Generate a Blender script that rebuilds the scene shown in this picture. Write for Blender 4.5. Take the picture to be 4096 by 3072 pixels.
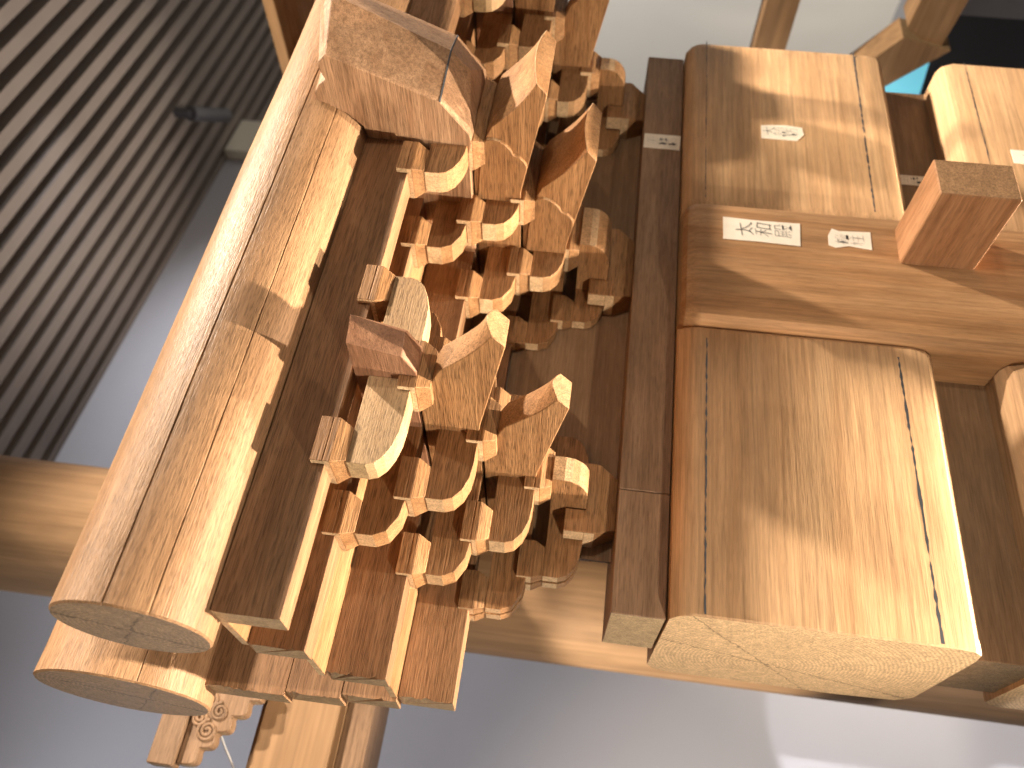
import bpy, bmesh, math, random
from mathutils import Vector, Matrix
random.seed(7)
R = math.radians
S = 0.025          # one module of the timber model, in metres
ZO = 1.40          # height of the model above the floor
CM = 0.01
scene = bpy.context.scene
for o in list(bpy.data.objects): bpy.data.objects.remove(o)

# ------------------------------------------------------------------ camera
RC = [[0.13101402836285325, 0.006507921897308873, -0.9913591535486603],
      [-0.8330590681263336, 0.5428295277454785, -0.1065302436874419],
      [0.5374457306413574, 0.8398176890017258, 0.07653976649545143]]
CAMP = Vector((-0.14545, -0.55771, 0.02243 + ZO))
cam = bpy.data.cameras.new('camera'); co = bpy.data.objects.new('camera', cam)
scene.collection.objects.link(co)
right = Vector(RC[0]); up = -Vector(RC[1]); back = -Vector(RC[2])
co.matrix_world = Matrix(((right.x, up.x, back.x, CAMP.x), (right.y, up.y, back.y, CAMP.y),
                          (right.z, up.z, back.z, CAMP.z), (0, 0, 0, 1)))
cam.sensor_width = 36; cam.lens = 3324.97 / 4096 * 36
cam.clip_start = 0.02; cam.clip_end = 60
cam.dof.use_dof = True; cam.dof.focus_distance = 0.68; cam.dof.aperture_fstop = 6.0
scene.camera = co
# ------------------------------------------------------------------ world, exposure
w = bpy.data.worlds.new('World'); scene.world = w; w.use_nodes = True
bg = w.node_tree.nodes['Background']; bg.inputs[0].default_value = (1.0, 0.88, 0.76, 1); bg.inputs[1].default_value = 0.13
vs = scene.view_settings; vs.view_transform = 'Standard'; vs.look = 'None'; vs.exposure = 0; vs.gamma = 1
scene.cycles.max_bounces = 6; scene.cycles.diffuse_bounces = 4
scene.cycles.sample_clamp_indirect = 4

# ------------------------------------------------------------------ lamps (gallery spots above, warm uplights below, then added fill lights)
def spot(name, pos, target, power, color, radius, angle, blend=0.4):
    l = bpy.data.lights.new(name, 'SPOT'); l.energy = power; l.color = color
    l.shadow_soft_size = radius; l.spot_size = R(angle); l.spot_blend = blend
    o = bpy.data.objects.new(name, l); scene.collection.objects.link(o)
    o.location = pos; d = Vector(target) - Vector(pos)
    o.rotation_euler = d.to_track_quat('-Z', 'Y').to_euler(); return o
TGT = Vector((0.30, 0.05, ZO + 0.05))
def from_dir(travel, dist): return TGT - Vector(travel).normalized() * dist
WHT = (1.0, 0.86, 0.70); WARM = (1.0, 0.84, 0.64)
spot('gallery_or_fill_spot', from_dir((-1.33, 1, -2.15), 1.98), TGT - Vector((.05, 0, .08)), 400, WHT, 0.03, 66, 0.5)
spot('gallery_or_fill_spot', from_dir((0.1, 1, -2.25), 1.70), TGT - Vector((0, 0, .08)), 100, WHT, 0.04, 66, 0.5)
spot('front_spot', (0.62, -1.55, ZO + 0.12), TGT, 22, (1, .84, .66), 0.03, 50, 0.5)
spot('uplight', (0.06, 0.09, ZO - 1.20), (0.12, 0.06, ZO + 0.1), 400, WARM, 0.012, 42, 0.9)
spot('uplight', (0.55, 0.115, ZO - 1.20), (0.52, 0.06, ZO + 0.1), 190, WARM, 0.012, 44, 0.9)
spot('uplight', (-0.46, -0.13, ZO - 0.30), (0.16, 0.05, ZO + 0.02), 23, (1.0, .86, .68), 0.012, 92, 0.6)
spot('gallery_or_fill_spot', (2.3, -0.9, ZO + 1.5), (3.9, 0.6, ZO - 0.4), 1100, (1, .95, .88), 0.05, 95, 0.6)  # added fill that brightens the far end wall
spot('gallery_or_fill_spot', (0.95, -0.7, ZO + 1.5), (1.5, 0.45, ZO + 0.0), 340, (1, .86, .66), 0.03, 62, 0.5)  # added fill for the timber bars and the wooden case
spot('low_wall_fill', (-0.10, -1.15, ZO - 0.30), (0.38, 1.7, ZO - 1.02), 170, (1, .96, .98), 0.008, 18, 0.12)  # added narrow fill under the beams, lights the back wall past the model
spot('low_wall_fill', (-0.42, -1.05, ZO - 0.28), (0.42, 1.7, ZO - 1.00), 95, (1, .96, .98), 0.008, 18, 0.12)  # second added fill, doubles the shadow edges on the back wall
spot('post_fill', (-1.25, 0.32, ZO + 0.02), (0.22, 0.64, ZO - 0.18), 150, (1, .88, .72), 0.02, 17, 0.5)  # added fill aimed only at the round post
spot('wall_fill', (1.75, 0.80, ZO + 1.5), (1.0, 1.8, ZO + 0.5), 42, (.94, .95, 1), 0.03, 120, 0.9)  # added fill to lift the far upper part of the back wall
spot('wall_fill', (-0.75, 0.60, ZO + 1.3), (0.1, 1.7, ZO + 0.2), 44, (.95, .95, 1), 0.03, 100, 0.9)  # added fill to lift the near part of the back wall
spot('ceiling_fill', (1.55, 1.15, ZO - 1.1), (1.62, 1.08, ZO + 1.6), 215, (1, .86, .72), 0.05, 38, 1.0)  # added fill hidden behind the model, brightens the slats from below

# ------------------------------------------------------------------ materials
def nodes(name):
    m = bpy.data.materials.new(name); m.use_nodes = True
    nt = m.node_tree; nt.nodes.clear()
    out = nt.nodes.new('ShaderNodeOutputMaterial'); b = nt.nodes.new('ShaderNodeBsdfPrincipled')
    nt.links.new(b.outputs[0], out.inputs[0]); return m, nt, b
def N(nt, t, **k):
    n = nt.nodes.new(t)
    for a, v in k.items(): setattr(n, a, v)
    return n
def mixc(nt, kind, fac, a, b):
    n = N(nt, 'ShaderNodeMix', data_type='RGBA', blend_type=kind)
    for i, v in ((0, fac), (6, a), (7, b)):
        if isinstance(v, bpy.types.NodeSocket): nt.links.new(v, n.inputs[i])
        elif i == 0: n.inputs[0].default_value = v
        else: n.inputs[i].default_value = (*v, 1)
    return n.outputs[2]
def ramp(nt, fac, stops):
    r = N(nt, 'ShaderNodeValToRGB'); nt.links.new(fac, r.inputs[0])
    e = r.color_ramp.elements
    e[0].position, e[0].color = stops[0][0], (*[stops[0][1]] * 3, 1)
    e[1].position, e[1].color = stops[1][0], (*[stops[1][1]] * 3, 1)
    for p, v in stops[2:]:
        x = e.new(p); x.color = (v, v, v, 1)
    return r.outputs[0]
def wood(name, axis, base, dark, endc=None, pith=None, fibre=520, band=75, pore=0.5, pst=0.05, bump=0.35, rough=0.55, ring=0.0, ringscale=70, soft=1.0):
    m, nt, b = nodes(name); L = nt.links.new
    tc = N(nt, 'ShaderNodeTexCoord'); oi = N(nt, 'ShaderNodeObjectInfo')
    vm = N(nt, 'ShaderNodeVectorMath', operation='SCALE'); vm.inputs[0].default_value = (3.7, 5.3, 4.1); L(oi.outputs['Random'], vm.inputs[3])
    va = N(nt, 'ShaderNodeVectorMath', operation='ADD'); L(tc.outputs['Object'], va.inputs[0]); L(vm.outputs[0], va.inputs[1])
    def noise(scale, stretch, detail=2, dist=0.0, rg=0.5):
        mp = N(nt, 'ShaderNodeMapping'); sc = [1, 1, 1]; sc['XYZ'.index(axis)] = stretch
        mp.inputs['Scale'].default_value = sc; L(va.outputs[0], mp.inputs[0])
        n = N(nt, 'ShaderNodeTexNoise'); n.inputs['Scale'].default_value = scale; n.inputs['Detail'].default_value = detail
        n.inputs['Distortion'].default_value = dist; n.inputs['Roughness'].default_value = rg
        L(mp.outputs[0], n.inputs['Vector']); return n.outputs['Fac']
    nf = noise(fibre, 0.035, 4, 0.2, 0.65); nb = noise(band, 0.07, 3, 0.6); npo = noise(1250, pst, 1)
    nl = noise(28, 0.5, 2); 
    col = mixc(nt, 'MIX', ramp(nt, nb, [(0.34, 0.0), (0.66, 1.0)]), dark, base)
    col = mixc(nt, 'MULTIPLY', 0.75 * soft, col, ramp(nt, nf, [(0.32, 0.62), (0.68, 1.12)]))
    col = mixc(nt, 'MULTIPLY', pore, col, ramp(nt, npo, [(0.37, 0.25), (0.47, 1.0)]))
    col = mixc(nt, 'MULTIPLY', 0.45, col, ramp(nt, nl, [(0.3, 0.72), (0.7, 1.08)]))
    if ring:
        mp = N(nt, 'ShaderNodeMapping'); sc = [1, 1, 1]; sc['XYZ'.index(axis)] = 0.22
        mp.inputs['Scale'].default_value = sc; L(va.outputs[0], mp.inputs[0])
        wv = N(nt, 'ShaderNodeTexWave', wave_type='RINGS', rings_direction=axis, wave_profile='SAW')
        wv.inputs['Scale'].default_value = ringscale; wv.inputs['Distortion'].default_value = 2.5
        wv.inputs['Detail'].default_value = 1; wv.inputs['Detail Scale'].default_value = 1.2
        L(mp.outputs[0], wv.inputs[0])
        col = mixc(nt, 'MULTIPLY', ring, col, ramp(nt, wv.outputs['Fac'], [(0.0, 1.0), (0.95, 0.55), (0.8, 0.92)]))
    # end grain: cut faces square to the fibres are greyer, speckled and rough
    sx = N(nt, 'ShaderNodeSeparateXYZ'); L(tc.outputs['Normal'], sx.inputs[0])
    ab = N(nt, 'ShaderNodeMath', operation='ABSOLUTE'); L(sx.outputs['XYZ'.index(axis)], ab.inputs[0])
    em = ramp(nt, ab.outputs[0], [(0.93, 0.0), (0.985, 1.0)])
    ne = noise(620, 1.0, 3, 0.3, 0.7); ne2 = noise(90, 1.0, 4, 1.2, 0.6)
    e1 = endc or tuple(c * k for c, k in zip(base, (0.95, 1.06, 1.1)))
    e0 = tuple(c * 0.72 for c in e1)
    end = mixc(nt, 'MIX', ramp(nt, ne2, [(0.35, 0.0), (0.65, 1.0)]), e0, e1)
    end = mixc(nt, 'MULTIPLY', 0.85, end, ramp(nt, ne, [(0.34, 0.5), (0.62, 1.12)]))
    def M(op, a, b_=None, c=None):
        n = N(nt, 'ShaderNodeMath', operation=op)
        for k_, v_ in enumerate((a, b_, c)):
            if v_ is None: continue
            if isinstance(v_, bpy.types.NodeSocket): L(v_, n.inputs[k_])
            else: n.inputs[k_].default_value = v_
        return n.outputs[0]
    if pith:      # growth rings and drying cracks round the pith of the cut end
        sp = N(nt, 'ShaderNodeSeparateXYZ'); L(tc.outputs['Object'], sp.inputs[0])
        dy = M('SUBTRACT', sp.outputs['Y'], pith[0]); dz = M('SUBTRACT', sp.outputs['Z'], pith[1])
        rr = M('SQRT', M('ADD', M('MULTIPLY', dy, dy), M('MULTIPLY', dz, dz)))
        ph = M('MULTIPLY_ADD', ne2, 9.0, M('MULTIPLY', rr, 1700.0))
        end = mixc(nt, 'MULTIPLY', 0.55, end, ramp(nt, M('MULTIPLY_ADD', M('SINE', ph), 0.5, 0.5), [(0.1, 0.62), (0.9, 1.08)]))
        for a_, w_ in pith[2]:
            wob = M('MULTIPLY', M('SUBTRACT', ne2, 0.5), 0.012)
            dd = M('ABSOLUTE', M('ADD', wob, M('ADD', M('MULTIPLY', dy, math.sin(R(a_))), M('MULTIPLY', dz, math.cos(R(a_))))))
            end = mixc(nt, 'MULTIPLY', 0.8, end, ramp(nt, M('DIVIDE', dd, w_), [(0.3, 0.22), (1.0, 1.0)]))
    col = mixc(nt, 'MIX', em, col, end)
    hs = N(nt, 'ShaderNodeHueSaturation')
    mr = N(nt, 'ShaderNodeMapRange'); mr.inputs[3].default_value = 0.84; mr.inputs[4].default_value = 1.14
    L(oi.outputs['Random'], mr.inputs[0]); L(mr.outputs[0], hs.inputs['Value']); L(col, hs.inputs['Color'])
    L(hs.outputs[0], b.inputs['Base Color'])
    b.inputs['Roughness'].default_value = rough; b.inputs['Specular IOR Level'].default_value = 0.22
    ad = N(nt, 'ShaderNodeMath', operation='MULTIPLY_ADD'); L(npo, ad.inputs[0]); ad.inputs[1].default_value = 0.6; L(nf, ad.inputs[2])
    bp = N(nt, 'ShaderNodeBump'); bp.inputs['Strength'].default_value = bump; bp.inputs['Distance'].default_value = 0.0008
    mh = mixc(nt, 'MIX', em, ad.outputs[0], ne); L(mh, bp.inputs['Height']); L(bp.outputs[0], b.inputs['Normal'])
    return m
PALE_END = (0.74, 0.52, 0.31)
TONES = {  # (base, dark, kwargs)
    'cherry': ((0.42, 0.228, 0.105), (0.31, 0.155, 0.066), dict(pore=0.6, bump=0.6, ring=0.4, ringscale=55, endc=PALE_END)),
    'walnut': ((0.33, 0.183, 0.095), (0.25, 0.13, 0.064), dict(pore=0.5, bump=0.5, endc=(0.46, 0.33, 0.20))),
    'nose': ((0.36, 0.19, 0.11), (0.27, 0.13, 0.072), dict(pore=0.3)),
    'log': ((0.42, 0.25, 0.138), (0.33, 0.185, 0.096), dict(pore=0.42, pst=0.09, fibre=680, bump=0.6, rough=0.42, endc=(0.62, 0.43, 0.265), pith=(0.004, 0.056, [(62, .0016), (-28, .0009)]))),
    'head': ((0.42, 0.25, 0.145), (0.32, 0.178, 0.098), dict(pore=0.4, bump=0.6, fibre=330, rough=0.55, soft=1.3)),
    'pine': ((0.58, 0.365, 0.20), (0.49, 0.29, 0.15), dict(fibre=260, band=38, pore=0.15, ring=0.35, ringscale=38, bump=0.2, endc=(0.74, 0.505, 0.285), pith=(0.02, 0.16, [(70, .0012), (38, .0009)]))),
    'column': ((0.44, 0.25, 0.122), (0.33, 0.168, 0.073), dict(fibre=300, band=45, pore=0.2, bump=0.2)),
    'board': ((0.27, 0.172, 0.10), (0.21, 0.128, 0.072), dict(pore=0.2, bump=0.15)),
    'flat': ((0.33, 0.205, 0.125), (0.25, 0.15, 0.087), dict(pore=0.35, bump=0.2, endc=(0.56, 0.40, 0.23))),
    'pale': ((0.64, 0.425, 0.235), (0.53, 0.33, 0.17), dict(pore=0.45, pst=0.15, bump=0.55, fibre=800)),
    'redwood': ((0.38, 0.20, 0.10), (0.29, 0.138, 0.064), dict(pore=0.3, bump=0.2, fibre=300)),
    'back': ((0.42, 0.255, 0.135), (0.33, 0.19, 0.095), dict(fibre=90, band=14, pore=0.0, bump=0.05, rough=0.6)),
}
MATS = {}
def wd(tone, axis):
    k = tone + axis
    if k not in MATS:
        b, d, kw = TONES[tone]; MATS[k] = wood('wood_%s_%s' % (tone, axis.lower()), axis, b, d, **kw)
    return MATS[k]
def plain(name, col, rough=0.6, noise=0.0, nscale=30, bump=0.0, emit=0):
    m, nt, b = nodes(name); b.inputs['Roughness'].default_value = rough; b.inputs['Base Color'].default_value = (*col, 1)
    if noise:
        tc = N(nt, 'ShaderNodeTexCoord'); n = N(nt, 'ShaderNodeTexNoise'); n.inputs['Scale'].default_value = nscale; n.inputs['Detail'].default_value = 4
        nt.links.new(tc.outputs['Object'], n.inputs['Vector'])
        c = mixc(nt, 'MULTIPLY', noise, col, ramp(nt, n.outputs['Fac'], [(0.3, 0.7), (0.7, 1.1)]))
        nt.links.new(c, b.inputs['Base Color'])
        if bump:
            bp = N(nt, 'ShaderNodeBump'); bp.inputs['Strength'].default_value = bump; bp.inputs['Distance'].default_value = 0.001
            nt.links.new(n.outputs['Fac'], bp.inputs['Height']); nt.links.new(bp.outputs[0], b.inputs['Normal'])
    if emit:
        b.inputs['Emission Color'].default_value = (*col, 1); b.inputs['Emission Strength'].default_value = emit
    return m
PAPER = plain('paper', (0.80, 0.73, 0.62), 0.8, 0.25, 90)
INK = plain('ink', (0.045, 0.05, 0.06), 0.7)
WALL = plain('painted_wall', (0.50, 0.50, 0.545), 0.85, 0.12, 3)
ENDW = plain('end_wall_paint', (0.50, 0.48, 0.45), 0.85, 0.15, 2)
CREAM = plain('cream_paint', (0.82, 0.78, 0.66), 0.8, 0.1, 5)
SLAT = plain('slat_laminate', (0.22, 0.182, 0.158), 0.7, 0.3, 6)
DARK = plain('ceiling_void', (0.02, 0.018, 0.02), 0.9)
FLOOR = plain('grey_floor', (0.16, 0.16, 0.17), 0.7, 0.2, 4)
BLACK = plain('black_plastic', (0.018, 0.018, 0.022), 0.4)
GREY = plain('grey_panel', (0.20, 0.20, 0.215), 0.6, 0.1, 8)
LAMP = plain('lamp_grey', (0.09, 0.09, 0.10), 0.5)
WIRE = plain('white_cable', (0.75, 0.75, 0.78), 0.5)
CYAN = plain('cyan_screen', (0.16, 0.56, 0.70), 0.4, 0, 0, 0, 0.85)

# ------------------------------------------------------------------ mesh helpers (coordinates in modules)
class MB:
    def __init__(s): s.bm = bmesh.new()
    def face(s, pts):
        try: return s.bm.faces.new(pts)
        except ValueError: return None
    def v(s, p): return s.bm.verts.new(p)
    def loft(s, rings, cap=True):
        vs = [[s.v(p) for p in r] for r in rings]
        n = len(rings[0])
        for a, b in zip(vs, vs[1:]):
            for i in range(n): s.face((a[i], a[(i + 1) % n], b[(i + 1) % n], b[i]))
        if cap: s.face(vs[0][::-1]); s.face(vs[-1])
        return s
    def prism(s, axis, poly, a, b):
        f = {'X': lambda p, t: (t, p[0], p[1]), 'Y': lambda p, t: (p[0], t, p[1]), 'Z': lambda p, t: (p[0], p[1], t)}[axis]
        return s.loft([[f(p, a) for p in poly], [f(p, b) for p in poly]])
    def box(s, x0, x1, y0, y1, z0, z1):
        return s.prism('Z', [(x0, y0), (x1, y0), (x1, y1), (x0, y1)], z0, z1)
    def build(s, name, mat, parent=None, bevel=0.02, smooth=None, segs=1):
        bm = s.bm
        bmesh.ops.recalc_face_normals(bm, faces=bm.faces[:])
        if bevel:
            ed = [e for e in bm.edges if len(e.link_faces) == 2 and e.calc_face_angle(0) > R(48)]
            bmesh.ops.bevel(bm, geom=ed, offset=bevel, segments=segs, affect='EDGES', clamp_overlap=True)
        lo = [min(v.co[i] for v in bm.verts) for i in range(3)]; hi = [max(v.co[i] for v in bm.verts) for i in range(3)]
        c = Vector(((lo[0] + hi[0]) / 2, (lo[1] + hi[1]) / 2, lo[2]))
        for v in bm.verts: v.co = (v.co - c) * S
        me = bpy.data.meshes.new(name); bm.to_mesh(me); bm.free()
        if smooth:
            me.shade_smooth(); me.set_sharp_from_angle(angle=R(smooth))
        me.materials.append(mat)
        o = bpy.data.objects.new(name, me); scene.collection.objects.link(o)
        pos = c * S + Vector((0, 0, ZO))
        if parent: o.parent = parent; o.location = pos - WL[parent.name]
        else: o.location = pos
        WL[o.name] = pos
        return o
WL = {}
def empty(name, loc):
    o = bpy.data.objects.new(name, None); scene.collection.objects.link(o)
    p = Vector(loc) * S + Vector((0, 0, ZO)); o.location = p; WL[o.name] = p; o.empty_display_size = 0.02; return o
def tag(o, label=None, cat=None, group=None, kind=None):
    for k, v in (('label', label), ('category', cat), ('group', group), ('kind', kind)):
        if v: o[k] = v
    return o
def jit(a=0.02): return random.uniform(-a, a)

# ------------------------------------------------------------------ bracket pieces
def block(parent, cx, cy, zb, wx, wy, slot='X', tone='cherry', half=0.53, cross=False):
    """bearing block: tapered foot, waist, ears either side of the slot"""
    m = MB(); dx, dy = wx / 2, wy / 2; t = 0.2
    cx += jit(.03)
    if slot == 'X':
        prof = [(-dy, .42), (dy, .42), (dy, .60), (dy - .035, .62), (dy, .64), (dy, 1.0), (half, 1.0), (half, .6), (-half, .6), (-half, 1.0), (-dy, 1.0), (-dy, .64), (-dy + .035, .62), (-dy, .60)]
        m.prism('X', [(cy + a, zb + b) for a, b in prof], cx - dx, cx + dx)
    else:
        prof = [(-dx, .42), (dx, .42), (dx, 1.0), (half, 1.0), (half, .6), (-half, .6), (-half, 1.0), (-dx, 1.0)]
        m.prism('Y', [(cx + a, zb + b) for a, b in prof], cy - dy, cy + dy)
    r = lambda q, z: [(cx - dx + q, cy - dy + q, zb + z), (cx + dx - q, cy - dy + q, zb + z), (cx + dx - q, cy + dy - q, zb + z), (cx - dx + q, cy + dy - q, zb + z)]
    m.loft([r(t, 0), r(0.0, .42)])
    return m.build('bearing_block', wd(tone, slot), parent, 0.014)
def arm_profile(x0, x1, h, a=1.45, b=0.82, n=4):
    """bracket arm outline: square top, lower ends cut to a faceted curve"""
    p = [(x0, h)]
    for i in range(n + 1):
        t = i / n * math.pi / 2
        p.append((x0 + a * (1 - math.cos(t)), b * (1 - math.sin(t)) * h / 1.4))
    q = [(x0 + x1 - u, v) for u, v in reversed(p)]
    return p + q
def arm(parent, ax, cy, z, L, n=4, gap=None, tone='cherry'):
    poly = [(u, z + v) for u, v in arm_profile(ax - L / 2, ax + L / 2, 1.4, 1.5 if n < 5 else 1.75, .82, n)]
    m = MB()
    if gap is None:
        y = cy + jit(.02); m.prism('Y', poly, y - .5, y + .5)
    else:       # wall-line arm: groove for the panel down the middle of its ends
        m.prism('Y', poly, cy - .62, cy - .1); m.prism('Y', poly, cy + .1, cy + .62)
        inner = [(u, z + v) for u, v in arm_profile(ax - L / 2 + .5, ax + L / 2 - .5, 1.39, 1.5, .82, n)]
        m.prism('Y', inner, cy - .11, cy + .11)
    return m.build('bracket_arm', wd(tone, 'X'), parent, 0.014)
def wall_block(parent, cx, cy, zb):
    m = MB()
    for y0, y1 in ((cy - .78, cy - .1), (cy + .1, cy + .78)):
        out = y0 if y0 < cy - .5 else y1
        m.box(cx - .75, cx + .75, y0, y1, zb + .42, zb + 1.0)
        a, b = (y0 + .18, y1) if out == y0 else (y0, y1 - .18)
        m.loft([[(cx - .57, a, zb), (cx + .57, a, zb), (cx + .57, b, zb), (cx - .57, b, zb)],
                [(cx - .75, y0, zb + .42), (cx + .75, y0, zb + .42), (cx + .75, y1, zb + .42), (cx - .75, y1, zb + .42)]])
    m.box(cx - .45, cx + .45, cy - .11, cy + .11, zb, zb + .9)
    return m.build('bearing_block', wd('cherry', 'X'), parent, 0.014)
def beak(parent, ax, half, dy, dz):
    """slanting lever arm whose nose droops to a pointed beak (built for tier 2, shifted by dy, dz)"""
    m = MB(); K = 7
    st = [((14, 2.0), (14, 3.9), 0), ((5.3, 2.0), (4.2, 3.9), 0), ((5.05, 1.97), (2.35, 3.34), 0.02)]
    b0, t0, b1, t1 = (4.9, 1.95), (1.85, 3.12), (.2, 1.03), (-.26, 1.42)
    for i in range(11):
        u = i / 10
        bt = (b0[0] + (b1[0] - b0[0]) * u, b0[1] + (b1[1] - b0[1]) * u)
        sag = -.20 * math.sin(math.pi * u)
        tp = (t0[0] + (t1[0] - t0[0]) * u - sag * -.35, t0[1] + (t1[1] - t0[1]) * u + sag)
        st.append((bt, tp, .05 + .30 * u ** 1.3))
    rings = []
    for b, t, c in st:
        r = [(ax - half, b[0] + dy, b[1] + dz)]
        for k in range(K):
            s = -1 + 2 * k / (K - 1)
            e = c * (1 - abs(s) ** 2.0)
            r.append((ax + s * half, t[0] + dy - e * .55, t[1] + dz + e * .62))
        r.append((ax + half, b[0] + dy, b[1] + dz)); rings.append(r)
    m.loft(rings)
    return m.build('slanting_beak', wd('cherry', 'Y'), parent, 0.025, smooth=24)
def cheek(parent, ax, half, dy, dz):
    """raised cloud-edged cheek on the side of a wide lever arm"""
    pts = [(6.4, 2.0), (6.4, 3.85), (2.6, 3.5), (2.36, 3.3), (2.33, 3.05), (2.4, 2.78), (2.55, 2.57), (2.78, 2.38), (2.97, 2.30), (3.05, 2.2), (3.12, 2.02), (3.3, 1.86), (3.5, 1.74), (3.75, 1.745), (4.5, 1.89), (4.95, 1.97)]
    out = []
    for s in (-1, 1):
        m = MB(); x = ax + s * half
        m.prism('X', [(a + dy, b + dz) for a, b in pts], x - .02 * s, x + .15 * s)
        out.append(m.build('cloud_cheek', wd('cherry', 'Y'), parent, 0.02))
    return out
def nosed_beam(parent, ax):
    m = MB(); h = .5
    def ring(x, side):
        # y,z outline of the near/far side
        return [(x, 14, 6.0), (x, 14, 7.9), (x, -2.15, 7.86), (x, -1.72, 6.22), (x, -.9, 5.84), (x, -.4, 5.86), (x, .3, 6.0)]
    mid = [(ax, 14, 6.0), (ax, 14, 7.9), (ax, -2.95, 7.70), (ax, -2.32, 6.12), (ax, -1.25, 5.80), (ax, -.4, 5.86), (ax, .3, 6.0)]
    m.loft([ring(ax - h, -1), mid, ring(ax + h, 1)])
    return m.build('nosed_beam', wd('nose', 'Y'), parent, 0.02)
def bow_arm(parent, ax, half):
    """first projecting arm, carries the first lever arm"""
    p = [(9, 1.4)]
    for i in range(6):
        t = i / 5 * math.pi / 2
        p.append((5.32 + 1.25 * (1 - math.cos(t)), .95 * (1 - math.sin(t))))
    p = [(13.0, 0), (13.0, 1.4), (5.32, 1.4)] + p[1:]
    m = MB(); m.prism('X', p, ax - half, ax + half)
    return m.build('projecting_arm', wd('cherry', 'Y'), parent, 0.014)
def base_block(parent, ax, wx):
    m = MB(); d = wx / 2
    r = lambda q, z: [(ax - d + q, 7.5 + q, z), (ax + d - q, 7.5 + q, z), (ax + d - q, 10.5 - q, z), (ax - d + q, 10.5 - q, z)]
    m.loft([r(.4, -1.195), r(0, -.4), r(0, .02)])
    hx = d - .95
    for sx in (-1, 1):
        for y0, y1 in ((7.5, 8.3), (9.7, 10.5)):
            m.box(min(ax + sx * hx, ax + sx * d), max(ax + sx * hx, ax + sx * d), y0, y1, -.02, .8)
    return m.build('base_block', wd('cherry', 'X'), parent, 0.03)

GR = 'bracket sets stacked between the flat beam and the round purlins'
def bracket_set(ax, label, wide=False):
    root = empty('bracket_set', (ax, 9, -1.2)); tag(root, label, 'bracket set', GR)
    h0, h1, h2 = (1.15, 1.45, 1.6) if wide else (.5, .5, .5)
    base_block(root, ax, 4.2 if wide else 3.0)
    # tier 1
    arm(root, ax, 9, 0, 6.2, 4, gap=True)
    bow_arm(root, ax, h0)
    for s in (-1, 1): wall_block(root, ax + s * 2.5, 9, 1.4)
    block(root, ax, 6, 1.4, 2 * h0 + .85, 1.5)
    # tier 2
    arm(root, ax, 9, 2, 9.2, 3, gap=True); arm(root, ax, 6, 2, 6.2, 4)
    for s in (-1, 1):
        wall_block(root, ax + s * 4.0, 9, 3.4); block(root, ax + s * 2.5, 6, 3.4, 1.5, 1.5)
    beak(root, ax, h1, 0, 0); block(root, ax, 3, 3.4, 2 * h1 + .8, 1.48)
    # tier 3
    arm(root, ax, 6, 4, 9.2, 3); arm(root, ax, 3, 4, 6.2, 4)
    for s in (-1, 1):
        block(root, ax + s * 4.0, 6, 5.4, 1.5, 1.5); block(root, ax + s * 2.5, 3, 5.4, 1.5, 1.5)
    beak(root, ax, h2, -3, 2); block(root, ax, 0, 5.4, 2 * h2 + .8, 1.48)
    # tier 4
    arm(root, ax, 3, 6, 9.2, 3); arm(root, ax, 0, 6, 7.2, 5, tone='cherry' if wide else 'pale')
    for s in (-1, 1):
        block(root, ax + s * 4.0, 3, 7.4, 1.5, 1.5); block(root, ax + s * 3.0, 0, 7.4, 1.5, 1.5)
    if wide:
        cheek(root, ax, h1, 0, 0); cheek(root, ax, h2, -3, 2)
    else:
        nosed_beam(root, ax)
    return root
set1 = bracket_set(8.4, 'foreground bracket set with two sharp pale beaks and a small wedge-nosed beam end')
bracket_set(20.7, 'middle bracket set with wide cloud-edged beaks under the big carved beam head', True)
r3 = set1.copy(); scene.collection.objects.link(r3); r3.location = WL[set1.name] + Vector((24.0 * S, 0, 0))
r3['label'] = 'farthest bracket set, half in dark shadow behind the big beam head'
for ch in list(set1.children):
    c = ch.copy(); scene.collection.objects.link(c); c.parent = r3

# ------------------------------------------------------------------ carved beam head over the middle set
def beam_head(ax):
    h = 2.0
    top = [(-1.9, 11.44), (-2.1, 11.62), (-2.4, 11.62), (-2.75, 11.4), (-3.0, 11.1), (-3.25, 11.18), (-3.5, 11.28), (-3.75, 11.2), (-4.0, 10.96)]
    def side(x):
        body = [(-.1, 5.95), (-.62, 5.83), (-1.0, 5.88), (-2.45, 6.93)]
        tip = [(-4.07, 10.9)]
        back = [(-1.9, 11.44), (-1.6, 10.6), (-1.0, 10.0), (-.1, 9.85), (14, 9.85), (14, 5.95)]
        return [(x, a, b) for a, b in body + tip + top[::-1] + back[1:]]
    def mid(x):
        body = [(-.1, 5.95), (-1.1, 5.83), (-2.4, 6.1), (-3.2, 6.8)]
        tip = [(-5.1, 10.95)]
        t2 = [(a - .75 * max(0, (-1.9 - a) / 2.1), b + .35 * max(0, (-1.9 - a) / 2.1)) for a, b in top[::-1]]
        back = [(-1.6, 10.6), (-1.0, 10.0), (-.1, 9.85), (14, 9.85), (14, 5.95)]
        return [(x, a, b) for a, b in body + tip + t2 + back]
    m = MB(); m.loft([side(ax - h), mid(ax), side(ax + h)])
    o = m.build('beam_head', wd('head', 'Y'), None, 0.03)
    for a_, b_ in (((ax - h, -2.45, 6.93), (ax, -3.2, 6.8)), ((ax, -3.2, 6.8), (ax + h, -2.45, 6.93))):
        m = MB(); w_ = .022
        q = [(x, y - .012 + dy_, z - .012 + dz_) for (x, y, z), dy_, dz_ in ((a_, -w_, w_), (b_, -w_, w_), (b_, w_, -w_), (a_, w_, -w_))]
        m.loft([q, [(x, y + .02, z + .02) for x, y, z in q]]); m.build('pencil_line', INK, o, 0)
    tag(o, 'large carved wooden beam head with scalloped back and pencil lines, resting across the front purlin', 'beam')
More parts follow.
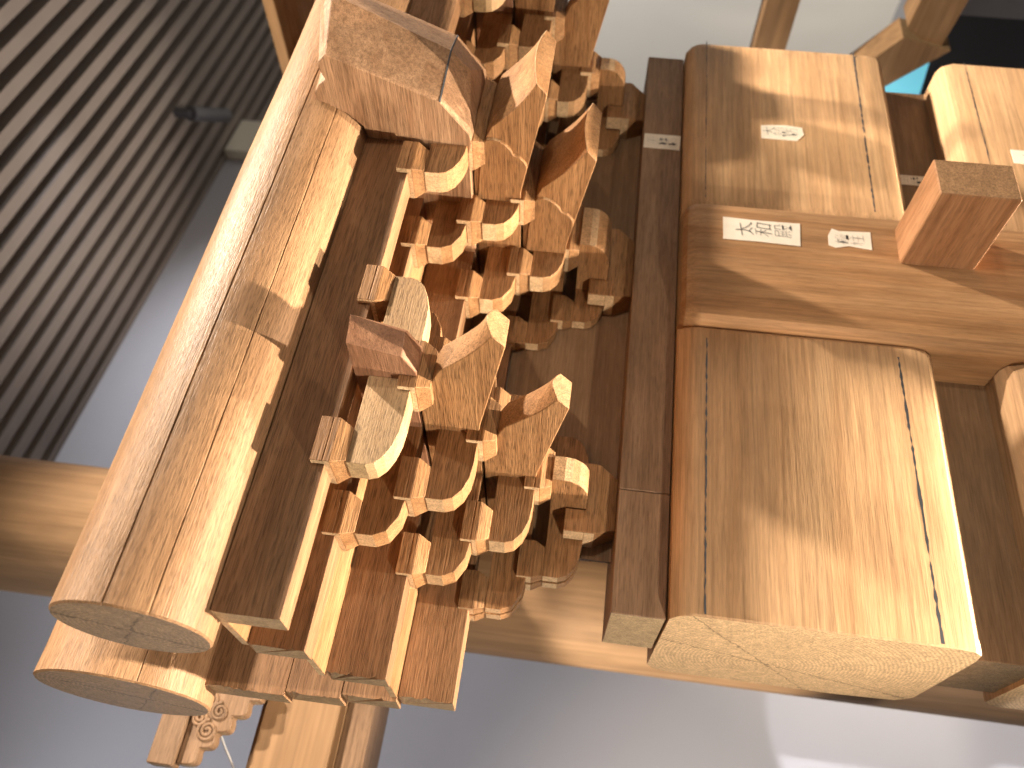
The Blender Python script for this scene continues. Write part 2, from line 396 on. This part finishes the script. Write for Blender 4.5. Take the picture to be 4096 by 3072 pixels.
beam_head(20.7)

# ------------------------------------------------------------------ purlins
def purlin(name, x0, x1, cy, cz, r, seams, label):
    m = MB(); angs = [i * 2 * math.pi / 96 for i in range(96)]
    for a, d in seams:
        angs = [t for t in angs if abs((t - a + math.pi) % (2 * math.pi) - math.pi) > .03]
        angs += [a - .014, a, a + .014]
    angs = sorted(t % (2 * math.pi) for t in angs)
    dep = {round(a % (2 * math.pi), 5): d for a, d in seams}
    rings = []; n = 44
    for i in range(n + 1):
        x = x0 + (x1 - x0) * i / n
        ring = []
        for t in angs:
            rr = r * (1 + .006 * math.sin(3 * t + x * .35) + .004 * math.sin(5 * t - x * .6))
            rr -= dep.get(round(t, 5), 0) * (0.6 + .4 * math.sin(x * 1.7))
            if i == 0: rr -= .05
            ring.append((x + (0 if i else -.0), cy - rr * math.cos(t), cz + rr * math.sin(t)))
        rings.append(ring)
    rings.insert(1, [(x0 + .06, y + (y - cy) * .025, z + (z - cz) * .025) for (_, y, z) in rings[0]])
    m.loft(rings)
    o = m.build(name, wd('log', 'X'), None, 0, smooth=35); tag(o, label, 'purlin', 'round purlins'); return o
purlin('round_purlin', -.65, 44, 0, 12.05, 2.14, [(R(-2), .16), (R(-33), .06)], 'round front purlin with a long dark crack, its cut end lowest left in the foreground')
purlin('round_purlin', -.87, 44, 9, 15.95, 3.08, [(R(-30), .08)], 'thicker round purlin behind the front one, only its grey cut end and near length showing')

# ------------------------------------------------------------------ long planks
def plank(x0, y0, y1, z0, z1, tone, label, x1=44, name='long_plank', grp='long planks laid on the brackets', seam=None):
    m = MB(); n = 14; rings = []; K = 26 if z1 - z0 > 1 else 1
    torn = [0.0 if (k in (0, K) or random.random() < .45) else random.uniform(.02, .13) * (1 - .6 * abs(2 * k / K - 1.1)) for k in range(K + 1)]
    for i in range(-1, n + 1):
        x = x0 + (x1 - x0) * max(i, 0) / n + (.16 if i == 0 else 0)
        a, b = (0, 0) if i < 1 else (jit(.012), jit(.012))
        front = [(x + (torn[k] if i < 0 else 0), y0 + a, z0 + b + (z1 + a - z0 - b) * k / K) for k in range(K + 1)]
        rings.append([(x, y1, z1 + a), (x, y1, z0 + b)] + front)
    m.loft(rings)
    o = m.build(name, wd(tone, 'X'), None, 0.012); return tag(o, label, 'plank', grp)
plank(0, -.5, .5, 8, 9.93, 'walnut', 'brown plank directly under the front purlin, with a bright underside')
plank(-.02, 2.5, 3.5, 8, 9.74, 'walnut', 'narrow-looking brown plank tucked behind the plank under the front purlin')
plank(.13, 5.5, 6.5, 6, 7.98, 'walnut', 'wide dark brown plank with a torn fibrous end, second from the bottom right')
plank(.26, 8.38, 9.62, 4, 5.97, 'walnut', 'lowest brown plank with a gouge mark, beside the wall-line brackets')
plank(.07, 8.38, 9.62, 6, 7.96, 'walnut', 'pale end of the wall-line plank just above the lowest one')
plank(-.1, 8.38, 9.62, 8, 9.97, 'walnut', 'pale end of the third wall-line plank from the bottom')
plank(-.25, 8.38, 9.62, 10, 13.0, 'walnut', 'topmost and tallest wall-line plank under the thicker rear purlin')
G2 = 'thin cover boards closing the gaps between planks'
def thin(x0, y0, y1, z, label): return plank(x0, y0, y1, z, z + .24, 'cherry', label, 44, 'cover_board', G2)
thin(.02, .52, 2.8, 9.76, 'thin cover board bridging from the purlin plank back to the next plank')
thin(.05, 3.52, 5.7, 8.0, 'thin cover board with a speckled pale underside between the second and third planks')
thin(.2, 6.52, 8.37, 6.0, 'thin cover board with a narrow pale underside beside the lowest plank')
for a, b, t in ((6.4, 20.58, 'dark infill panel standing between the foreground and middle bracket sets'), (20.62, 32.2, 'greyish infill panel standing between the middle and farthest bracket sets')):
    m = MB(); m.box(a, b, 8.92, 9.08, -1.19, 3.98)
    tag(m.build('infill_panel', wd('board', 'X'), None, 0.0), t, 'panel', 'infill panels between bracket sets')

# ------------------------------------------------------------------ paper labels with brush writing
def meshed(name, cu, mat):
    t = bpy.data.objects.new(name, cu); scene.collection.objects.link(t)
    me = bpy.data.meshes.new_from_object(t.evaluated_get(bpy.context.evaluated_depsgraph_get()))
    bpy.data.objects.remove(t); me.materials.clear(); me.materials.append(mat)
    t = bpy.data.objects.new(name, me); scene.collection.objects.link(t); return t
def paper(parent, pts, y, name='paper_label', lift=.018, text=None, size=.95, lines=None, place=None, gap=1.0, shear=0.0):
    """pts: x,z outline on the plane y; a thin slightly lifted slip of paper"""
    m = MB()
    cx = sum(p[0] for p in pts) / len(pts); cz = sum(p[1] for p in pts) / len(pts)
    m.prism('Y', pts, y - lift - .012, y - .004)
    o = m.build(name, PAPER, parent, 0.0)
    if text:
        for i, ch in enumerate(text):
            cu = bpy.data.curves.new('lettering', 'FONT'); cu.body = ch; cu.size = size * S * 1.0
            cu.align_x = 'CENTER'; cu.align_y = 'CENTER'; cu.extrude = 0.00004; cu.offset = -0.0005; cu.shear = random.uniform(-.12, .12)
            t = meshed('lettering', cu, INK)
            px, pz = place[0] + (place[2] if len(place) > 2 else 0) * i, place[1] - gap * i
            wp = Vector((px * S, (y - lift - .03) * S, pz * S + ZO))
            t.parent = o; t.location = wp - WL[o.name]; t.rotation_euler = (R(90), R(random.uniform(-7, 4)), 0)
    return o

# ------------------------------------------------------------------ flat beam, architrave beams, column
fb = empty('flat_beam', (20, 9.1, -3.2)); tag(fb, 'dark flat beam running under all bracket sets, with a small paper slip', 'beam')
for a, b in ((3.85, 8.79), (8.815, 36.0)):
    m = MB(); m.box(a, b, 7.25, 11.0, -3.18, -1.2); m.build('beam_length', wd('flat', 'X'), fb, 0.03)
paper(fb, [(28.45, -1.24), (29.5, -1.27), (29.5, -3.14), (28.4, -3.1)], 7.25, text='平板枋', size=.62, place=(28.97, -1.72), gap=.5)

AP = [(6.12, -4.05), (6.2, -3.75), (6.38, -3.48), (6.75, -3.24), (13.0, -3.24), (13.5, -3.6), (13.7, -4.1), (13.75, -11), (13.5, -13.4), (12.8, -13.88), (7.2, -13.86), (6.5, -13.75), (6.22, -13.45), (6.1, -12.9)]
def loftx(m, prof, secs):
    cy = sum(p[0] for p in prof) / len(prof); cz = (max(p[1] for p in prof) + min(p[1] for p in prof)) / 2
    hy = (max(p[0] for p in prof) - min(p[0] for p in prof)) / 2; hz = (max(p[1] for p in prof) - min(p[1] for p in prof)) / 2
    return m.loft([[(x, cy + (p[0] - cy) * (1 - i / hy), p[1]) for p in prof] for x, i in secs])
def inkline(parent, x0, x1, y, z0, z1, wdt, rot=0):
    m = MB(); n = 60; up_, lo_ = [], []
    for i in range(n + 1):
        x = x0 + (x1 - x0) * i / n; z = z0 + (z1 - z0) * i / n
        w = wdt * (.35 + .65 * random.random() ** .8)
        if random.random() < .12: w *= .25
        up_.append((x, z + w / 2 + jit(.015))); lo_.append((x, z - w / 2 + jit(.015)))
    for i in range(n):
        m.face([m.v((p[0], y, p[1])) for p in (up_[i], up_[i + 1], lo_[i + 1], lo_[i])])
    return m.build('ink_line', INK, parent, 0)
def rnd(x, s): return [(x - s * .6, 0), (x - s * .55, .03), (x, .5)]
a1 = empty('architrave_beam', (10, 10, -13.9)); tag(a1, 'broad golden beam with a rough cut near end, left of the column in the foreground', 'beam', 'broad architrave beams')
m = MB(); loftx(m, AP, [(3.75, .06), (3.83, 0), (9, .01), (13, 0)] + rnd(16.75, 1)); m.build('beam_body', wd('pine', 'X'), a1, 0, smooth=28)
inkline(a1, 3.85, 15.7, 6.093, -4.35, -4.35, .07); inkline(a1, 3.85, 15.7, 6.083, -12.3, -12.2, .13)
a2 = empty('architrave_beam', (30, 10, -13.9)); tag(a2, 'broad golden beam beyond the column, bearing a small written paper slip', 'beam', 'broad architrave beams')
m = MB(); loftx(m, AP, [(23.15, .6), (23.3, .3), (23.6, .1), (24.0, 0), (30, .01), (35.6, 0), (36.0, .1), (36.15, .3)]); m.build('beam_body', wd('pine', 'X'), a2, 0, smooth=28)
inkline(a2, 24.0, 36.1, 6.083, -12.1, -12.15, .11); inkline(a2, 24.0, 36.1, 6.093, -4.25, -4.25, .05)
paper(a2, [(29.45, -7.0), (29.6, -8.2), (29.5, -9.05), (29.0, -9.1), (28.5, -8.75), (28.5, -7.0)], 6.1, text='大額枋', size=.72, place=(29.05, -7.45), gap=.55)

cl = empty('column', (20, 9, -40)); tag(cl, 'squared upright column with two handwritten paper slips and a peg below', 'column')
CX0, CX1 = 16.35, 23.45
cp = [(CX0 + .62, 5.55), (CX0 + .3, 5.66), (CX0 + .1, 5.9), (CX0, 6.3), (CX0, 12.5), (CX1, 12.5), (CX1, 6.35), (CX1 - .1, 5.92), (CX1 - .34, 5.66), (CX1 - .72, 5.55)]
m = MB()
m.loft([[(20 + (p[0] - 20) * (1 - i / 3.6), 9 + (p[1] - 9) * (1 - i / 3.5), z) for p in cp] for z, i in ((-46, 0), (-30, .0), (-15, 0), (-4.1, 0), (-3.7, .05), (-3.4, .18), (-3.22, .45))])
m.build('column_shaft', wd('column', 'Z'), cl, 0, smooth=28)
paper(cl, [(22.25, -4.95), (22.2, -6.5), (22.24, -8.4), (20.87, -8.35), (20.92, -6.5), (20.9, -4.95)], 5.55, text='太和殿', size=.9, place=(21.62, -5.95, .03), gap=.86)
paper(cl, [(21.7, -9.62), (22.12, -9.8), (22.0, -10.1), (22.1, -11.5), (21.03, -11.48), (21.15, -10.5), (20.98, -9.9), (21.1, -9.6)], 5.55, text='檐柱', size=.72, place=(21.5, -10.25, .02), gap=.68)
m = MB(); pr = [(20.42, -12.62), (22.42, -12.62), (22.42, -15.78), (20.42, -15.78)]
m.prism('Y', pr, 1.38, 5.75); m.build('tenon_peg', wd('redwood', 'Y'), cl, .05)
# recessed boards and lower beams
for a, b, t in ((4.2, 16.5, 'dark recessed board under the near golden beam, with a pale cut end'), (23.3, 36.1, 'dark recessed board under the far golden beam, with a narrow paper slip')):
    m = MB(); m.box(a, b, 8.4, 12.2, -17.6, -13.9)
    o = m.build('recessed_board', wd('board', 'X'), None, .03); tag(o, t, 'board', 'recessed boards under the broad beams')
    if a > 20: paper(o, [(28.6, -14.0), (29.3, -14.0), (29.3, -17.2), (28.6, -17.2)], 8.4, text='由額墊板', size=.6, place=(28.95, -14.9), gap=.62)
LP = [(6.1, -17.5), (6.35, -17.0), (6.75, -16.82), (13, -16.82), (13.4, -17.3), (13.4, -27), (6.1, -27)]
LP = [(y, z - .0) for y, z in LP]
for a, b, x2, t in ((4.0, 16.5, 0, 'lower golden beam at the right edge, left of the column'), (23.2, 36.0, 1, 'lower golden beam at the right edge beyond the column, with part of a paper slip')):
    e = empty('lower_beam', (a + 6, 10, -27)); tag(e, t, 'beam', 'lower beams')
    m = MB(); loftx(m, LP, ([(a, .05), (a + .1, 0), (12, 0)] + rnd(16.3, 1)) if not x2 else [(23.15, .5), (23.35, .2), (23.8, 0), (30, 0), (35.7, 0), (36, .2)])
    m.build('beam_body', wd('pine', 'X'), e, 0, smooth=28)
    inkline(e, a + .1 if not x2 else 23.9, 15.5 if not x2 else 36, 6.09, -18.0, -18.0, .06)
    if x2: paper(e, [(28.2, -19.15), (29.15, -19.15), (29.15, -22), (28.2, -22)], 6.1, text='小額枋', size=.7, place=(28.75, -20.0), gap=.75)

# ================================================================== the room behind (metres)
def mbx(name, verts, mat, parent=None, loc=None):
    me = bpy.data.meshes.new(name); me.from_pydata(verts, [], [(0, 1, 2, 3), (7, 6, 5, 4), (0, 4, 5, 1), (1, 5, 6, 2), (2, 6, 7, 3), (3, 7, 4, 0)]); me.materials.append(mat)
    o = bpy.data.objects.new(name, me); scene.collection.objects.link(o)
    if parent: o.parent = parent
    return o
def cbox(name, x0, x1, y0, y1, z0, z1, mat, parent=None, rz=0.0, bevel=0.0):
    """box in metres (z above model zero), rotated about z by rz around the origin"""
    bm = bmesh.new()
    vs = [bm.verts.new((x, y, z)) for z in (z0, z1) for x, y in ((x0, y0), (x1, y0), (x1, y1), (x0, y1))]
    for f in ((3, 2, 1, 0), (4, 5, 6, 7), (0, 1, 5, 4), (1, 2, 6, 5), (2, 3, 7, 6), (3, 0, 4, 7)): bm.faces.new([vs[i] for i in f])
    if bevel: bmesh.ops.bevel(bm, geom=bm.edges[:], offset=bevel, segments=2, affect='EDGES')
    c = Vector(((x0 + x1) / 2, (y0 + y1) / 2, z0))
    for v in bm.verts: v.co -= c
    me = bpy.data.meshes.new(name); bm.to_mesh(me); bm.free(); me.materials.append(mat)
    o = bpy.data.objects.new(name, me); scene.collection.objects.link(o)
    pos = Matrix.Rotation(rz, 3, 'Z') @ c + Vector((0, 0, ZO))
    o.rotation_euler = (0, 0, rz)
    if parent: o.parent = parent; o.location = pos - parent.location; 
    else: o.location = pos
    return o
RZ = R(6)
floor = cbox('floor', -6, 8, -5, 4, -ZO - .1, -ZO, FLOOR); tag(floor, kind='structure')
# slatted ceiling: slats run with the back wall
ceil = bpy.data.objects.new('ceiling', None); scene.collection.objects.link(ceil); ceil.location = (0, 0, ZO + 1.6); tag(ceil, kind='structure')
cbox('backing', -2.4, 5.2, -.4, 2.75, 1.692, 1.72, DARK, ceil, RZ)
p0, pitch = .6702, .0762
sl = None
k = -9
while p0 + pitch * k < 2.7:
    c = p0 + pitch * (k + .5)
    if sl is None:
        sl = cbox('slat', -2.4, 5.2, c - .0195, c + .0195, 1.60, 1.69, SLAT, ceil, RZ)
    else:
        d = sl.copy(); scene.collection.objects.link(d); d.parent = ceil
        d.location = sl.location + Matrix.Rotation(RZ, 3, 'Z') @ Vector((0, c - c0, 0))
    if k == -9: c0 = c
    k += 1
# back wall, its cream end strip and the end wall
wl = cbox('back_wall', -4.5, 2.58, 1.625, 1.80, -ZO, 1.598, WALL, None, RZ); tag(wl, 'lavender grey back wall crossed by soft shadows', 'wall')
ws = cbox('wall_end_strip', 2.583, 2.80, 1.58, 1.80, -ZO, 1.598, CREAM, None, RZ); tag(ws, 'cream vertical strip closing the end of the grey wall', 'wall strip')
ew = cbox('end_wall', 4.0, 4.15, -4.0, 3.0, -ZO, .62, ENDW); tag(ew, 'warm grey end wall beyond the model, patched with soft shadows', 'wall')
# round post behind the model
bm = bmesh.new(); bmesh.ops.create_cone(bm, cap_ends=True, segments=64, radius1=.108, radius2=.108, depth=3.0)
for f in bm.faces: f.smooth = len(f.verts) == 4
me = bpy.data.meshes.new('round_post'); bm.to_mesh(me); bm.free(); me.materials.append(wd('back', 'Z'))
po = bpy.data.objects.new('round_post', me); scene.collection.objects.link(po); po.location = (.295, .72, ZO + .1)
tag(po, 'thick round upright post standing out of focus behind the model', 'post')
# inner beam with its lower moulding and the carved hump block above it
ib = cbox('inner_beam', -.75, .42, .485, .60, .255, .355, wd('back', 'X'), None, 0, .006); tag(ib, 'horizontal inner beam behind the plank ends, with soft shadows on it', 'beam')
ib2 = cbox('lower_moulding', -.75, .42, .497, .60, .222, .254, wd('flat', 'X')); ib2.parent = ib; ib2.location = ib2.location - ib.location
cb = bpy.data.objects.new('carved_block', None); scene.collection.objects.link(cb); cb.location = (0, .47, ZO + .36); tag(cb, 'carved scroll bracket in brown wood beside the inner beam', 'carving')
def cprism(name, poly, y0, y1, mat, parent, bevel=.0015):
    bm = bmesh.new(); a = [bm.verts.new((x, y0, z)) for x, z in poly]; b = [bm.verts.new((x, y1, z)) for x, z in poly]
    n = len(poly); bm.faces.new(a); bm.faces.new(b[::-1])
    for i in range(n): bm.faces.new((a[i], b[i], b[(i + 1) % n], a[(i + 1) % n]))
    bmesh.ops.recalc_face_normals(bm, faces=bm.faces[:])
    if bevel: bmesh.ops.bevel(bm, geom=[e for e in bm.edges if e.calc_face_angle(0) > R(25)], offset=bevel, segments=1, affect='EDGES')
    for v in bm.verts: v.co += Vector((0, 0, ZO)) - parent.location
    me = bpy.data.meshes.new(name); bm.to_mesh(me); bm.free(); me.materials.append(mat)
    o = bpy.data.objects.new(name, me); scene.collection.objects.link(o); o.parent = parent; return o
cprism('top_rail', [(-.052, .425), (.06, .425), (.06, .455), (-.052, .455)], .45, .475, wd('flat', 'X'), cb)
edge = []
for i in range(40):
    t = i / 39
    edge.append((-.048 + .085 * t - .0055 * abs(math.sin(t * 4.5 * math.pi)), .418 - .062 * t - .0075 * abs(math.sin(t * 4.5 * math.pi))))
cprism('scroll_panel', [(.06, .4245)] + [(-.048, .4245)] + edge + [(.06, .352)], .458, .478, wd('flat', 'X'), cb)
def scroll(cx_, cz_, r0, turns, y):
    cu = bpy.data.curves.new('scroll', 'CURVE'); cu.dimensions = '3D'; cu.bevel_depth = .0022; cu.bevel_resolution = 2
    sp = cu.splines.new('POLY'); n = 40; sp.points.add(n)
    for i in range(n + 1):
        t = i / n; a = t * turns * 2 * math.pi; rr = r0 * (1 - .85 * t)
        sp.points[i].co = (cx_ + rr * math.cos(a), y, cz_ + rr * math.sin(a) , 1)
    o = meshed('scroll', cu, wd('flat', 'X')); o.parent = cb; o.location = Vector((0, 0, ZO)) - cb.location
for q in ((-.010, .400, .012, 2.2), (.012, .392, .010, 2), (.003, .412, .010, 2), (.024, .408, .012, 2.2)): scroll(*q, .4575)
# white cable
cu = bpy.data.curves.new('white_cable', 'CURVE'); cu.dimensions = '3D'; cu.bevel_depth = .0013
sp = cu.splines.new('NURBS'); pts = [(.03, .50, .415), (-.006, .49, .400), (-.03, .49, .375), (-.06, .495, .355), (-.12, .50, .345)]
sp.points.add(len(pts) - 1); sp.use_endpoint_u = True
for i, p in enumerate(pts): sp.points[i].co = (p[0], p[1], p[2] + ZO, 1)
o = meshed('white_cable', cu, WIRE)
tag(o, 'thin white cable hanging beside the carved scroll bracket', 'cable')
# framed wooden case beyond the far end
fr = bpy.data.objects.new('wooden_case', None); scene.collection.objects.link(fr); fr.location = (1.3, .4, ZO + .6); tag(fr, 'brightly lit wooden case corner at top left beyond the beam head', 'case')
def fbox(name, *a, mat): 
    o = cbox(name, *a, mat); o.parent = fr; o.location = o.location - fr.location; return o
BR = wd('back', 'Y')
fbox('top_rail', 1.30, 1.36, .05, .64, .694, .716, mat=BR)
fbox('side_post', 1.30, 1.36, .556, .62, .30, .694, mat=BR)
fbox('inner_panel', 1.345, 1.36, .05, .556, .30, .694, mat=wd('column', 'Y'))
# timber bars and the display at the top right
bx = bpy.data.objects.new('timber_frame', None); scene.collection.objects.link(bx); bx.location = (1.5, .4, ZO - .5); tag(bx, 'pale timber frame of crossing bars at the top right, out of focus', 'frame')
def slant(name, pts, x0, x1, mat, parent):
    bm = bmesh.new(); a = [bm.verts.new((x0, y, z)) for y, z in pts]; b = [bm.verts.new((x1, y, z)) for y, z in pts]; n = len(pts)
    bm.faces.new(a); bm.faces.new(b[::-1])
    for i in range(n): bm.faces.new((a[i], b[i], b[(i + 1) % n], a[(i + 1) % n]))
    bmesh.ops.recalc_face_normals(bm, faces=bm.faces[:])
    for v in bm.verts: v.co += Vector((0, 0, ZO)) - parent.location
    me = bpy.data.meshes.new(name); bm.to_mesh(me); bm.free(); me.materials.append(mat)
    o = bpy.data.objects.new(name, me); scene.collection.objects.link(o); o.parent = parent; return o
slant('cross_bar', [(.10, -.283), (.70, -.283), (.70, -.349), (.10, -.349)], 1.5, 1.56, BR, bx)
slant('cross_bar', [(.10, -.60), (.49, -.578), (.545, -.66), (.10, -.70)], 1.5, 1.57, BR, bx)
slant('brace', [(.508, -.575), (.70, -.43), (.72, -.49), (.53, -.68)], 1.49, 1.56, BR, bx)
dp = bpy.data.objects.new('display_panel', None); scene.collection.objects.link(dp); dp.location = (1.52, .5, ZO - .7); tag(dp, 'dark-edged display panel with a small cyan lit corner', 'display')
slant('bezel', [(.75, -.49), (.60, -.58), (.53, -.668), (.05, -.70), (.05, -1.3), (.75, -1.3)], 1.575, 1.60, BLACK, dp)
slant('screen', [(.74, -.51), (.632, -.572), (.553, -.652), (.56, -.675), (.74, -.70)], 1.572, 1.578, CYAN, dp)
slant('grey_back', [(.50, -.69), (.05, -.71), (.05, -1.3), (.50, -1.3)], 1.571, 1.5745, GREY, dp)
# spotlight on the ceiling
def lampbody(p, q, r, label):
    e = bpy.data.objects.new('ceiling_spotlight', None); scene.collection.objects.link(e); e.location = Vector(p) + Vector((0, 0, ZO)); tag(e, label, 'spotlight')
    d = Vector(q) - Vector(p); bm = bmesh.new(); bmesh.ops.create_cone(bm, cap_ends=True, segments=24, radius1=r, radius2=r * 1.05, depth=d.length)
    me = bpy.data.meshes.new('lamp_can'); bm.to_mesh(me); bm.free(); me.materials.append(LAMP)
    o = bpy.data.objects.new('lamp_can', me); scene.collection.objects.link(o); o.parent = e; o.location = d / 2; o.rotation_euler = d.to_track_quat('Z', 'Y').to_euler()
    o2 = cbox('lamp_stem', p[0] - .012, p[0] + .012, p[1] - .012, p[1] + .012, p[2], 1.60, LAMP); o2.parent = e; o2.location = o2.location - e.location
lampbody((2.18, 1.47, 1.54), (2.36, 1.62, 1.51), .026, 'grey spotlight can hanging under the dark end of the slatted ceiling')
